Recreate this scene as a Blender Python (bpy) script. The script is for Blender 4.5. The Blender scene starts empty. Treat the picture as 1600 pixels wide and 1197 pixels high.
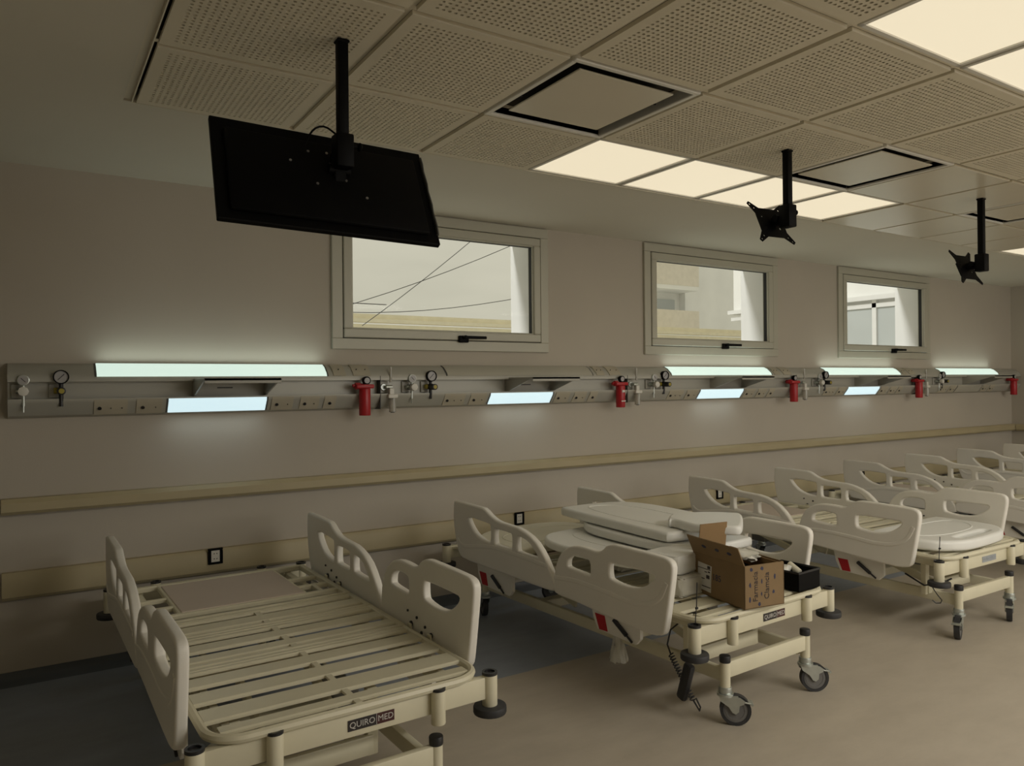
import bpy, bmesh, math, random
from mathutils import Matrix, Vector
random.seed(7)
scn = bpy.context.scene
COL = scn.collection
PI = math.pi

# ------------------------------------------------------------------ camera
CAM = Vector((-0.339, -4.371, 1.4155))
F_PX, YAW, PITCH, ROLL = 1181.6, 0.5684, 0.0009, -0.0092
fwd = Vector((math.sin(YAW)*math.cos(PITCH), math.cos(YAW)*math.cos(PITCH), math.sin(PITCH)))
rt0 = Vector((math.cos(YAW), -math.sin(YAW), 0)); up0 = rt0.cross(fwd)
rt = rt0*math.cos(ROLL) + up0*math.sin(ROLL); up = up0*math.cos(ROLL) - rt0*math.sin(ROLL)
cd = bpy.data.cameras.new('camera'); cam = bpy.data.objects.new('camera', cd); COL.objects.link(cam)
cam.matrix_world = Matrix(((rt.x, up.x, -fwd.x, CAM.x), (rt.y, up.y, -fwd.y, CAM.y), (rt.z, up.z, -fwd.z, CAM.z), (0, 0, 0, 1)))
cd.sensor_width = 36; cd.lens = F_PX/1600*36; cd.clip_start = 0.02; cd.clip_end = 200
scn.camera = cam

# ------------------------------------------------------------------ world, light, exposure
scn.view_settings.view_transform = 'Standard'; scn.view_settings.look = 'None'
scn.view_settings.gamma = 1.0; scn.view_settings.exposure = 0.0
try: scn.view_settings.use_curve_mapping = False
except Exception: pass
W = bpy.data.worlds.new('world'); scn.world = W; W.use_nodes = True
nt = W.node_tree; nt.nodes.clear()
wo = nt.nodes.new('ShaderNodeOutputWorld'); bg = nt.nodes.new('ShaderNodeBackground')
tc = nt.nodes.new('ShaderNodeTexCoord'); nz = nt.nodes.new('ShaderNodeTexNoise'); cr = nt.nodes.new('ShaderNodeValToRGB')
mp = nt.nodes.new('ShaderNodeMapping'); mp.inputs['Scale'].default_value = (1, 1, 4)
nt.links.new(tc.outputs['Generated'], mp.inputs['Vector']); nt.links.new(mp.outputs['Vector'], nz.inputs['Vector'])
nz.inputs['Scale'].default_value = 3.0; nz.inputs['Detail'].default_value = 5
cr.color_ramp.elements[0].position = 0.3; cr.color_ramp.elements[0].color = (0.50, 0.475, 0.385, 1)
cr.color_ramp.elements[1].position = 0.7; cr.color_ramp.elements[1].color = (0.60, 0.565, 0.46, 1)
nt.links.new(nz.outputs['Fac'], cr.inputs['Fac']); nt.links.new(cr.outputs['Color'], bg.inputs['Color'])
nt.links.new(bg.outputs['Background'], wo.inputs['Surface']); bg.inputs['Strength'].default_value = 1.18

def area_light(name, loc, rot, sx, sy, energy, color):
    l = bpy.data.lights.new(name, 'AREA'); l.shape = 'RECTANGLE'; l.size = sx; l.size_y = sy; l.energy = energy; l.color = color
    o = bpy.data.objects.new(name, l); COL.objects.link(o); o.location = loc; o.rotation_euler = rot; return o
PANEL_EMIT = 0.94
LAMP_EMIT = 0.80
sun = bpy.data.lights.new('sun', 'SUN'); sun.energy = 1.7; sun.angle = 0.12; sun.color = (1.0, 0.98, 0.95)
so_ = bpy.data.objects.new('sun', sun); COL.objects.link(so_)
so_.rotation_euler = Vector((0.85, -0.12, -0.5)).to_track_quat('-Z', 'Y').to_euler()
# unseen fill lights added behind the camera, at the back wall and overhead
area_light('added_back_fill', (6.0, -8.35, 1.55), (PI/2, 0, 0), 6.5, 1.3, 55.0, (1.0, 0.99, 0.97))
area_light('added_overhead_fill', (3.0, -5.17, 2.47), (0, 0, 0), 2.4, 0.58, 80.0, (1.0, 0.955, 0.87))
area_light('added_overhead_fill', (6.9, -5.17, 2.47), (0, 0, 0), 2.4, 0.58, 55.0, (1.0, 0.955, 0.87))

# ------------------------------------------------------------------ materials
def mat(name, col, rough=0.5, metal=0.0, var=0.0, vscale=6.0, bump=0.0, bscale=40.0, emit=None, estr=0.0, spec=0.5, coat=0.0, trans=0.0, alpha=1.0, map_scale=None):
    m = bpy.data.materials.new(name); m.use_nodes = True; n = m.node_tree; b = n.nodes['Principled BSDF']
    b.inputs['Base Color'].default_value = (*col, 1); b.inputs['Roughness'].default_value = rough; b.inputs['Metallic'].default_value = metal
    b.inputs['Specular IOR Level'].default_value = spec; b.inputs['Coat Weight'].default_value = coat
    b.inputs['Transmission Weight'].default_value = trans; b.inputs['Alpha'].default_value = alpha
    co = n.nodes.new('ShaderNodeTexCoord'); src = co.outputs['Object']
    if map_scale:
        mpn = n.nodes.new('ShaderNodeMapping'); mpn.inputs['Scale'].default_value = map_scale; n.links.new(src, mpn.inputs['Vector']); src = mpn.outputs['Vector']
    if var > 0:
        t = n.nodes.new('ShaderNodeTexNoise'); t.inputs['Scale'].default_value = vscale; t.inputs['Detail'].default_value = 4
        r = n.nodes.new('ShaderNodeValToRGB'); n.links.new(src, t.inputs['Vector']); n.links.new(t.outputs['Fac'], r.inputs['Fac'])
        r.color_ramp.elements[0].position = 0.3; r.color_ramp.elements[0].color = (*[c*(1-var) for c in col], 1)
        r.color_ramp.elements[1].position = 0.7; r.color_ramp.elements[1].color = (*[min(1, c*(1+var)) for c in col], 1)
        n.links.new(r.outputs['Color'], b.inputs['Base Color'])
    if bump > 0:
        t2 = n.nodes.new('ShaderNodeTexNoise'); t2.inputs['Scale'].default_value = bscale; t2.inputs['Detail'].default_value = 3
        bp = n.nodes.new('ShaderNodeBump'); bp.inputs['Strength'].default_value = bump; bp.inputs['Distance'].default_value = 0.002
        n.links.new(src, t2.inputs['Vector']); n.links.new(t2.outputs['Fac'], bp.inputs['Height']); n.links.new(bp.outputs['Normal'], b.inputs['Normal'])
    if emit:
        b.inputs['Emission Color'].default_value = (*emit, 1); b.inputs['Emission Strength'].default_value = estr
    return m
M = {}
M['wall'] = mat('painted_wall', (0.49, 0.445, 0.375), 0.75, var=0.03, vscale=1.5, bump=0.15, bscale=120)
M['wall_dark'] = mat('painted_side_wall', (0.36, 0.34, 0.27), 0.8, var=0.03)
M['plaster'] = mat('ceiling_plaster', (0.66, 0.63, 0.54), 0.75, var=0.02, vscale=1.2, bump=0.1, bscale=90)
M['tile'] = mat('perforated_gypsum', (0.70, 0.645, 0.515), 0.7, var=0.03, vscale=3)
M['tile_smooth'] = mat('smooth_ceiling_tile', (0.66, 0.61, 0.49), 0.28, var=0.02, vscale=3)
M['void'] = mat('ceiling_void', (0.05, 0.045, 0.035), 0.9, var=0.1)
M['tbar'] = mat('painted_grid_bar', (0.70, 0.65, 0.53), 0.5, var=0.02)
M['bumper'] = mat('beige_vinyl_guard', (0.44, 0.375, 0.23), 0.5, var=0.04, vscale=4, bump=0.1)
M['frame'] = mat('cream_powder_coat', (0.70, 0.655, 0.49), 0.36, var=0.03, vscale=9, spec=0.5)
M['cap'] = mat('black_plastic', (0.018, 0.018, 0.02), 0.4, var=0.2, vscale=20)
M['rubber'] = mat('dark_rubber', (0.03, 0.03, 0.032), 0.6, var=0.2, vscale=20)
M['wheelgrey'] = mat('grey_tread', (0.16, 0.155, 0.15), 0.5, var=0.1, vscale=20)
M['zinc'] = mat('zinc_plated_steel', (0.52, 0.55, 0.52), 0.33, 0.75, var=0.08, vscale=25)
M['chrome'] = mat('chrome', (0.7, 0.7, 0.68), 0.18, 1.0, var=0.03)
M['rail'] = mat('moulded_white_plastic', (0.83, 0.80, 0.73), 0.42, var=0.015, vscale=5, bump=0.04, bscale=200)
M['board'] = mat('white_board_plastic', (0.86, 0.86, 0.82), 0.4, var=0.015, vscale=5)
M['board_cream'] = mat('cream_board_plastic', (0.70, 0.665, 0.53), 0.45, var=0.02, vscale=5)
M['xray'] = mat('pinkish_laminate_panel', (0.58, 0.49, 0.415), 0.45, var=0.02)
M['red'] = mat('red_plastic', (0.42, 0.012, 0.02), 0.35, var=0.06, vscale=20)
M['redlabel'] = mat('red_sticker', (0.45, 0.01, 0.015), 0.5, var=0.04, vscale=20)
M['alu'] = mat('grey_anodised_trunking', (0.43, 0.42, 0.37), 0.42, 0.15, var=0.02, vscale=2)
M['alu_dark'] = mat('dark_seam', (0.08, 0.08, 0.075), 0.6, var=0.1)
M['socket'] = mat('cream_socket_plastic', (0.45, 0.41, 0.32), 0.45, var=0.03)
M['white'] = mat('white_plastic', (0.72, 0.70, 0.64), 0.4, var=0.02)
M['clear'] = mat('clear_polycarbonate', (0.75, 0.73, 0.66), 0.15, trans=0.6, var=0.02)
M['black'] = mat('black_gloss', (0.002, 0.002, 0.0022), 0.55, spec=0.12, var=0.2, vscale=15)
M['screw'] = mat('bright_screw', (0.45, 0.45, 0.45), 0.3, 0.9, var=0.1)
M['winframe'] = mat('greenish_grey_aluminium', (0.47, 0.455, 0.375), 0.45, 0.1, var=0.02, vscale=4)
M['gasket'] = mat('black_gasket', (0.02, 0.02, 0.02), 0.7, var=0.1)
M['reveal'] = mat('exterior_render', (0.88, 0.88, 0.87), 0.85, var=0.04, vscale=3)
M['shelf'] = mat('grey_shelf_steel', (0.40, 0.385, 0.34), 0.45, 0.1, var=0.03)
M['card'] = mat('cardboard', (0.235, 0.155, 0.075), 0.8, var=0.06, vscale=12, bump=0.2, bscale=60)
M['card_in'] = mat('cardboard_inside', (0.31, 0.195, 0.09), 0.85, var=0.05, vscale=12)
M['ink'] = mat('blue_ink', (0.035, 0.035, 0.075), 0.7, var=0.1)
M['marker'] = mat('black_marker', (0.04, 0.03, 0.03), 0.7, var=0.1)
M['paper'] = mat('label_paper', (0.62, 0.61, 0.58), 0.7, var=0.03)
M['film'] = mat('crumpled_polythene', (0.70, 0.68, 0.60), 0.25, var=0.05, vscale=15, bump=0.9, bscale=25)
M['badge'] = mat('badge_black', (0.025, 0.02, 0.02), 0.4, var=0.1)
M['badge_red'] = mat('badge_maroon', (0.055, 0.012, 0.012), 0.4, var=0.1)
M['badge_txt'] = mat('badge_lettering', (0.55, 0.53, 0.50), 0.5, var=0.02)
M['gauge_face'] = mat('gauge_face', (0.42, 0.41, 0.41), 0.4, var=0.03)
M['yellow'] = mat('yellow_plastic', (0.42, 0.34, 0.05), 0.5, var=0.05)
M['beige_ext'] = mat('beige_parapet', (0.80, 0.74, 0.56), 0.85, var=0.05)
M['motor'] = mat('grey_actuator', (0.20, 0.20, 0.19), 0.5, var=0.1)
M['grey_label'] = mat('grey_badge', (0.33, 0.35, 0.37), 0.5, var=0.1)
M['ext_wall'] = mat('stained_party_wall', (0.84, 0.84, 0.82), 0.9, var=0.06, vscale=0.9)
M['ext_tan'] = mat('tan_facade', (0.74, 0.69, 0.60), 0.85, var=0.05)
M['ext_glass'] = mat('dull_exterior_glass', (0.50, 0.53, 0.53), 0.25, var=0.05, vscale=1)
M['ext_white'] = mat('white_exterior_frame', (0.78, 0.78, 0.77), 0.6, var=0.02)
M['wire'] = mat('overhead_wire', (0.10, 0.10, 0.10), 0.7, var=0.1)
M['panel_glow'] = mat('lit_ceiling_diffuser', (0.3, 0.28, 0.24), 0.6, emit=(0.84, 0.735, 0.53), estr=PANEL_EMIT, var=0.01)
M['lamp_up'] = mat('lit_upper_diffuser', (0.6, 0.7, 0.65), 0.5, emit=(0.72, 0.90, 0.80), estr=LAMP_EMIT, var=0.01)
M['lamp_low'] = mat('lit_lower_diffuser', (0.6, 0.7, 0.7), 0.5, emit=(0.70, 0.92, 1.0), estr=LAMP_EMIT, var=0.01)
M['lamp_off'] = mat('unlit_diffuser', (0.46, 0.44, 0.37), 0.45, var=0.01)
def glass_mat():
    m = bpy.data.materials.new('window_glass'); m.use_nodes = True; n = m.node_tree; n.nodes.clear()
    o = n.nodes.new('ShaderNodeOutputMaterial'); mx = n.nodes.new('ShaderNodeMixShader'); t = n.nodes.new('ShaderNodeBsdfTransparent'); g = n.nodes.new('ShaderNodeBsdfGlossy')
    fr = n.nodes.new('ShaderNodeFresnel'); fr.inputs['IOR'].default_value = 1.12; t.inputs['Color'].default_value = (0.93, 0.94, 0.93, 1); g.inputs['Roughness'].default_value = 0.02
    ge = n.nodes.new('ShaderNodeNewGeometry'); iv = n.nodes.new('ShaderNodeMath'); iv.operation = 'SUBTRACT'; iv.inputs[0].default_value = 1.0; ml = n.nodes.new('ShaderNodeMath'); ml.operation = 'MULTIPLY'
    n.links.new(ge.outputs['Backfacing'], iv.inputs[1]); n.links.new(iv.outputs[0], ml.inputs[0]); n.links.new(fr.outputs[0], ml.inputs[1]); n.links.new(ml.outputs[0], mx.inputs[0]); n.links.new(t.outputs[0], mx.inputs[1]); n.links.new(g.outputs[0], mx.inputs[2]); n.links.new(mx.outputs[0], o.inputs[0]); return m
M['glass'] = glass_mat()
def floor_mat():
    m = mat('sheet_vinyl_floor', (0.5, 0.45, 0.36), 0.5, bump=0.04, bscale=60); n = m.node_tree; b = n.nodes['Principled BSDF']
    co = n.nodes.new('ShaderNodeTexCoord'); sx = n.nodes.new('ShaderNodeSeparateXYZ'); n.links.new(co.outputs['Object'], sx.inputs[0])
    gt = n.nodes.new('ShaderNodeMath'); gt.operation = 'GREATER_THAN'; gt.inputs[1].default_value = -1.27; n.links.new(sx.outputs['Y'], gt.inputs[0])
    t = n.nodes.new('ShaderNodeTexNoise'); t.inputs['Scale'].default_value = 3.5; t.inputs['Detail'].default_value = 6; t.inputs['Roughness'].default_value = 0.65
    mpn = n.nodes.new('ShaderNodeMapping'); mpn.inputs['Scale'].default_value = (1, 2.2, 1); n.links.new(co.outputs['Object'], mpn.inputs['Vector']); n.links.new(mpn.outputs['Vector'], t.inputs['Vector'])
    r1 = n.nodes.new('ShaderNodeValToRGB'); r2 = n.nodes.new('ShaderNodeValToRGB')
    r1.color_ramp.elements[0].position = 0.3; r1.color_ramp.elements[0].color = (0.41, 0.36, 0.29, 1); r1.color_ramp.elements[1].position = 0.7; r1.color_ramp.elements[1].color = (0.48, 0.425, 0.345, 1)
    r2.color_ramp.elements[0].position = 0.3; r2.color_ramp.elements[0].color = (0.24, 0.265, 0.31, 1); r2.color_ramp.elements[1].position = 0.7; r2.color_ramp.elements[1].color = (0.29, 0.32, 0.37, 1)
    mx = n.nodes.new('ShaderNodeMix'); mx.data_type = 'RGBA'
    n.links.new(t.outputs['Fac'], r1.inputs['Fac']); n.links.new(t.outputs['Fac'], r2.inputs['Fac']); n.links.new(gt.outputs[0], mx.inputs[0])
    n.links.new(r1.outputs['Color'], mx.inputs[6]); n.links.new(r2.outputs['Color'], mx.inputs[7]); n.links.new(mx.outputs[2], b.inputs['Base Color']); return m
M['floor'] = floor_mat()
M['cove'] = mat('blue_grey_cove', (0.085, 0.095, 0.11), 0.5, var=0.05)

# ------------------------------------------------------------------ geometry helpers
def basis(p0, p1, uph=Vector((0, 0, 1))):
    z = (p1-p0).normalized()
    x = uph.cross(z)
    if x.length < 1e-4: x = Vector((1, 0, 0))
    x.normalize(); y = z.cross(x)
    return Matrix(((x.x, y.x, z.x, p0.x), (x.y, y.y, z.y, p0.y), (x.z, y.z, z.z, p0.z), (0, 0, 0, 1)))
class G:
    def __init__(s): s.bm = bmesh.new()
    def _merge(s, b2, M4=None):
        if M4 is not None: b2.transform(M4)
        me = bpy.data.meshes.new('tmp'); b2.to_mesh(me); b2.free(); s.bm.from_mesh(me); bpy.data.meshes.remove(me); return s
    def box(s, x0, x1, y0, y1, z0, z1, bev=0.0, seg=1, M4=None):
        b = bmesh.new(); bmesh.ops.create_cube(b, size=1.0)
        b.transform(Matrix.Translation(((x0+x1)/2, (y0+y1)/2, (z0+z1)/2)) @ Matrix.Diagonal((abs(x1-x0), abs(y1-y0), abs(z1-z0), 1)))
        if bev > 0: bmesh.ops.bevel(b, geom=b.edges[:], offset=min(bev, 0.45*min(abs(x1-x0), abs(y1-y0), abs(z1-z0))), segments=seg, affect='EDGES', profile=0.5)
        return s._merge(b, M4)
    def cyl(s, p0, p1, r, r2=None, n=18, bev=0.0, M4=None):
        p0 = Vector(p0); p1 = Vector(p1); L = (p1-p0).length; b = bmesh.new()
        bmesh.ops.create_cone(b, cap_ends=True, segments=n, radius1=r, radius2=r if r2 is None else r2, depth=L)
        if bev > 0:
            es = [e for e in b.edges if abs(e.verts[0].co.z-e.verts[1].co.z) < 1e-6]
            bmesh.ops.bevel(b, geom=es, offset=bev, segments=2, affect='EDGES', profile=0.5)
        b.transform(basis(p0, p1) @ Matrix.Translation((0, 0, L/2)))
        return s._merge(b, M4)
    def pipe(s, p0, p1, ro, ri, n=20, M4=None):       # open ended tube
        p0 = Vector(p0); p1 = Vector(p1); B = basis(p0, p1); L = (p1-p0).length; b = bmesh.new(); rings = []
        for r, z in ((ro, 0), (ro, L), (ri, L), (ri, 0)):
            rings.append([b.verts.new(B @ Vector((r*math.cos(2*PI*i/n), r*math.sin(2*PI*i/n), z))) for i in range(n)])
        for a in range(4):
            A, C = rings[a], rings[(a+1) % 4]
            for i in range(n): b.faces.new((A[i], A[(i+1) % n], C[(i+1) % n], C[i]))
        return s._merge(b, M4)
    def tube(s, pts, r, n=8, closed=False, flat=None, M4=None):
        pts = [Vector(p) for p in pts]; b = bmesh.new(); rings = []; N = len(pts); prev = None
        for i, p in enumerate(pts):
            if closed: t = (pts[(i+1) % N]-pts[i-1])
            else: t = pts[min(i+1, N-1)]-pts[max(i-1, 0)]
            t.normalize()
            if prev is None:
                x = Vector((0, 0, 1)).cross(t)
                if x.length < 1e-3: x = Vector((1, 0, 0)).cross(t)
            else: x = prev - t*prev.dot(t)
            x.normalize(); prev = x; y = t.cross(x)
            ry = r if flat is None else flat
            rings.append([b.verts.new(p + x*r*math.cos(2*PI*k/n) + y*ry*math.sin(2*PI*k/n)) for k in range(n)])
        for i in range(N if closed else N-1):
            A, C = rings[i], rings[(i+1) % N]
            for k in range(n): b.faces.new((A[k], A[(k+1) % n], C[(k+1) % n], C[k]))
        if not closed: b.faces.new(rings[0][::-1]); b.faces.new(rings[-1])
        return s._merge(b, M4)
    def prism(s, pts, M4, depth):                       # polygon in local xy, extruded along local z
        b = bmesh.new(); lo = [b.verts.new((x, y, 0)) for x, y in pts]; hi = [b.verts.new((x, y, depth)) for x, y in pts]
        b.faces.new(lo[::-1]); b.faces.new(hi); n = len(pts)
        for i in range(n): b.faces.new((lo[i], lo[(i+1) % n], hi[(i+1) % n], hi[i]))
        return s._merge(b, M4)
    def mesh(s, me, M4=None):
        b = bmesh.new(); b.from_mesh(me); return s._merge(b, M4)
    def sphere(s, c, r, sc=(1, 1, 1), n=14):
        b = bmesh.new(); bmesh.ops.create_uvsphere(b, u_segments=n, v_segments=n//2+2, radius=r)
        return s._merge(b, Matrix.Translation(c) @ Matrix.Diagonal((*sc, 1)))
    def data(s, name, material, angle=35):
        bmesh.ops.recalc_face_normals(s.bm, faces=s.bm.faces[:])
        for f in s.bm.faces: f.smooth = True
        for e in s.bm.edges:
            if len(e.link_faces) != 2 or e.calc_face_angle(0) > math.radians(angle): e.smooth = False
        me = bpy.data.meshes.new(name); s.bm.to_mesh(me); s.bm.free(); me.materials.append(M[material] if isinstance(material, str) else material); return me
    def build(s, name, material, parent=None, loc=None, rot=None, angle=35):
        return link(name, s.data(name, material, angle), parent, loc, rot)
def link(name, data, parent=None, loc=None, rot=None):
    o = bpy.data.objects.new(name, data); COL.objects.link(o)
    if parent is not None: o.parent = parent
    if loc is not None: o.location = loc
    if rot is not None: o.rotation_euler = rot
    return o
def thing(name, label, cat, loc=(0, 0, 0), rz=0.0, group=None):
    o = bpy.data.objects.new(name, None); COL.objects.link(o); o.location = loc; o.rotation_euler = (0, 0, rz); o.empty_display_size = 0.1
    o['label'] = label; o['category'] = cat
    if group: o['group'] = group
    return o
def tag(o, label, cat, group=None):
    o['label'] = label; o['category'] = cat
    if group: o['group'] = group
    return o
def struct(o): o['kind'] = 'structure'; return o
def children(o): return [c for c in COL.objects if c.parent is o]
def copy_tree(o, parent=None, kids=None):
    if kids is None:
        kids = {}
        for c in COL.objects:
            if c.parent: kids.setdefault(c.parent.name, []).append(c)
    c = o.copy(); COL.objects.link(c)
    if parent is not None: c.parent = parent
    for ch in kids.get(o.name, []): copy_tree(ch, c, kids)
    return c
def smooth_poly(pts, it=2, keep=()):
    pts = [tuple(p) for p in pts]
    for _ in range(it):
        q = []
        for i in range(len(pts)):
            a = pts[i]; b = pts[(i+1) % len(pts)]
            q.append((a[0]*.75+b[0]*.25, a[1]*.75+b[1]*.25)); q.append((a[0]*.25+b[0]*.75, a[1]*.25+b[1]*.75))
        pts = q
    return pts
def plate(outline, holes, thick, bev, res=2):           # flat curve with holes -> mesh centred on local z
    cu = bpy.data.curves.new('tmpc', 'CURVE'); cu.dimensions = '2D'; cu.fill_mode = 'BOTH'
    for poly in [outline]+list(holes):
        sp = cu.splines.new('POLY'); sp.points.add(len(poly)-1); sp.use_cyclic_u = True
        for p, (x, y) in zip(sp.points, poly): p.co = (x, y, 0, 1)
    cu.extrude = thick/2-bev; cu.bevel_depth = bev; cu.bevel_resolution = res; cu.offset = -bev
    o = bpy.data.objects.new('tmpo', cu); COL.objects.link(o); dg = bpy.context.evaluated_depsgraph_get()
    me = bpy.data.meshes.new_from_object(o.evaluated_get(dg)); bpy.data.objects.remove(o); bpy.data.curves.remove(cu); return me
def text_mesh(body, size, depth=0.0006):
    cu = bpy.data.curves.new('tmpt', 'FONT'); cu.body = body; cu.size = size; cu.extrude = depth; cu.align_x = 'CENTER'; cu.align_y = 'CENTER'; cu.resolution_u = 3
    o = bpy.data.objects.new('tmpo', cu); COL.objects.link(o); dg = bpy.context.evaluated_depsgraph_get()
    me = bpy.data.meshes.new_from_object(o.evaluated_get(dg)); bpy.data.objects.remove(o); bpy.data.curves.remove(cu); return me
def frame4(X, Y, Z, o): return Matrix(((X[0], Y[0], Z[0], o[0]), (X[1], Y[1], Z[1], o[1]), (X[2], Y[2], Z[2], o[2]), (0, 0, 0, 1)))

# ------------------------------------------------------------------ room shell
XL, XR, YB, H = -1.6, 9.48, -8.6, 2.505
struct(G().box(XL-.2, XR+.2, YB-.2, 0.30, -0.15, 0.0).build('floor', 'floor'))
WIN = [(1.18, 2.752), (3.66, 5.232), (6.11, 7.69)]; WZ0, WZ1 = 1.632, 2.497
g = G(); xs = [XL-.2]+[v for w in WIN for v in w]+[XR+.2]
for i in range(0, len(xs), 2): g.box(xs[i], xs[i+1], 0, 0.27, 0, H+.15)
for a, b in WIN: g.box(a, b, 0, 0.27, 0, WZ0); g.box(a, b, 0, 0.27, WZ1, H+.15)
struct(g.build('wall_back', 'wall'))
struct(G().box(XL-.2, XL, YB, 0, 0, H+.15).build('wall_left', 'wall_dark'))
struct(G().box(XR, XR+.2, YB, 0, 0, H+.15).build('wall_right', 'wall'))
# unseen wall behind the camera, with an opening added for the back fill light
g = G(); g.box(XL, 2.6, YB, YB+.2, 0, H+.15); g.box(9.3, XR, YB, YB+.2, 0, H+.15); g.box(2.6, 9.3, YB, YB+.2, 0, 0.85); g.box(2.6, 9.3, YB, YB+.2, 2.25, H+.15)
struct(g.build('wall_front', 'wall'))
# ceiling: plaster border plus lay-in tile field (16 columns)
TX, TY, D0 = 0.60, 0.614, 0.5835
NC, NR = 15, 5
LY = [-1.175-(0 if j == 0 else D0+(j-1)*TY) for j in range(NR+1)]
GX1 = NC*TX
g = G()
g.box(XL, XR, -1.165, 0.0, H, H+.12); g.box(XL, -0.03, YB, -1.165, H, H+.12); g.box(GX1+.03, XR, YB, -1.165, H, H+.12); g.box(-0.03, GX1+.03, YB, LY[-1]-.01, H, H+.12)
ceiling = struct(g.build('ceiling', 'plaster'))
struct(G().box(-0.05, GX1+.05, LY[-1]-.03, -1.15, H+.055, H+.08).build('plenum', 'void', ceiling))
# L-shaped edge trim around the tile field
g = G(); g.box(-0.034, 0.003, LY[-1], -1.165, H+.008, H+.012); g.box(-0.004, 0.0, LY[-1], -1.172, H-.008, H+.014)
g.box(-0.004, GX1, -1.179, -1.175, H-.008, H+.024); g.box(-0.03, GX1+.03, -1.176, -1.163, H+.018, H+.022)
g.build('edge_trim', 'tbar', ceiling)
def bar_mesh(L, along='x'):
    if along == 'x': return G().box(0, L, -0.012, 0.012, 0.0, 0.002).box(0, L, -0.001, 0.001, 0.002, 0.035).data('grid_bar', 'tbar')
    return G().box(-0.012, 0.012, 0, L, 0.0, 0.002).box(-0.001, 0.001, 0, L, 0.002, 0.035).data('grid_bar', 'tbar')
mbx = bar_mesh(GX1); mby = bar_mesh(-(LY[-1]+1.176), 'y')
for j in range(1, NR+1): link('grid_bar', mbx, ceiling, (0, LY[j], H+.006))
for i in range(1, NC+1): link('grid_bar', mby, ceiling, (i*TX, LY[-1], H+.0062))
def perforated_tile():
    N, a, b = 25, TX-.026, TY-.026
    mg = 0.034; px = (a-2*mg)/N; py = (b-2*mg)/N; r = 0.0060
    V = []; F = []
    def v(x, y, z): V.append((x, y, z)); return len(V)-1
    # shared grid corners + edge midpoints
    cid = {}
    def gv(i, j):   # half-cell indices
        if (i, j) not in cid: cid[(i, j)] = v(-a/2+mg+i*px/2, -b/2+mg+j*py/2, 0)
        return cid[(i, j)]
    ring = [(0, 0), (1, 0), (2, 0), (2, 1), (2, 2), (1, 2), (0, 2), (0, 1)]
    for i in range(N):
        for j in range(N):
            cx = -a/2+mg+(i+.5)*px; cy = -b/2+mg+(j+.5)*py
            o = [gv(2*i+dx, 2*j+dy) for dx, dy in ring]
            hh = []; ht = []
            for k in range(8):
                an = -3*PI/4+k*PI/4; hh.append(v(cx+r*math.cos(an), cy+r*math.sin(an), 0)); ht.append(v(cx+r*math.cos(an), cy+r*math.sin(an), 0.010))
            for k in range(8):
                k2 = (k+1) % 8; F.append((o[k2], o[k], hh[k], hh[k2])); F.append((hh[k2], hh[k], ht[k], ht[k2]))
    # border ring
    c = [v(-a/2, -b/2, 0), v(a/2, -b/2, 0), v(a/2, b/2, 0), v(-a/2, b/2, 0)]
    e = [[gv(i, 0) for i in range(2*N+1)], [gv(2*N, j) for j in range(2*N+1)], [gv(i, 2*N) for i in range(2*N, -1, -1)], [gv(0, j) for j in range(2*N, -1, -1)]]
    for k in range(4): F.append((c[(k+1) % 4], c[k], *e[k]))
    t = [v(-a/2, -b/2, .014), v(a/2, -b/2, .014), v(a/2, b/2, .014), v(-a/2, b/2, .014)]
    for k in range(4): F.append((c[k], c[(k+1) % 4], t[(k+1) % 4], t[k]))
    me = bpy.data.meshes.new('ceiling_tile'); me.from_pydata(V, [], F); me.materials.append(M['tile']); return me
me_perf = perforated_tile()
bsm = G().box(-(TX-.026)/2, (TX-.026)/2, -(TY-.026)/2, (TY-.026)/2, 0, .014, bev=.002); me_smooth = bsm.data('ceiling_tile', 'tile_smooth')
LIGHTS = {(3, 0), (4, 0), (5, 0), (6, 0), (11, 0), (12, 0), (13, 0), (14, 0), (3, 3), (4, 3), (5, 3), (6, 3), (11, 3), (12, 3), (13, 3), (14, 3)}
ACS = {(2, 1), (5, 1), (8, 1)}
for j in range(NR):
    for i in range(NC):
        if (i, j) in LIGHTS or (i, j) in ACS: continue
        smooth = (j == 0 and i >= 7) or (j == 1 and i >= 6) or i >= 11
        o = link('ceiling_tile', me_smooth if smooth else me_perf, ceiling, (i*TX+TX/2, (LY[j]+LY[j+1])/2, H-.008))
        if j == 0: o.scale = (1, (D0-.018)/(TY-.026), 1)
# lit ceiling panels
lp_frame = G(); a, b = TX/2-.008, TY/2-.008
lp_frame.box(-a, a, -b, -b+.016, -.004, .02).box(-a, a, b-.016, b, -.004, .02).box(-a, -a+.016, -b, b, -.004, .02).box(a-.016, a, -b, b, -.004, .02)
me_lf = lp_frame.data('frame', 'white'); me_ld = G().box(-a+.014, a-.014, -b+.014, b-.014, 0.002, .012).data('diffuser', 'panel_glow')
row_names = {0: 'row next to the window wall', 3: 'row nearer the camera'}
ordn = ['first', 'second', 'third', 'fourth']
for j in (0, 3):
    for i in sorted(c for c, r in LIGHTS if r == j):
        k = ordn[[3, 4, 5, 6].index(i)] if i < 8 else ordn[[11, 12, 13, 14].index(i)]
        lab = ('%s lit square panel from the left in the %s' % (k, row_names[j])) if i < 8 else ('%s lit square panel of the far right group, %s' % (k, row_names[j]))
        t = thing('ceiling_light', lab, 'light', (i*TX+TX/2, (LY[j]+LY[j+1])/2, H+.001), group='lit square ceiling panels')
        o1 = link('frame', me_lf, t); o2 = link('diffuser', me_ld, t)
        if j == 0: o1.scale = o2.scale = (1, .95, 1)
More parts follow.
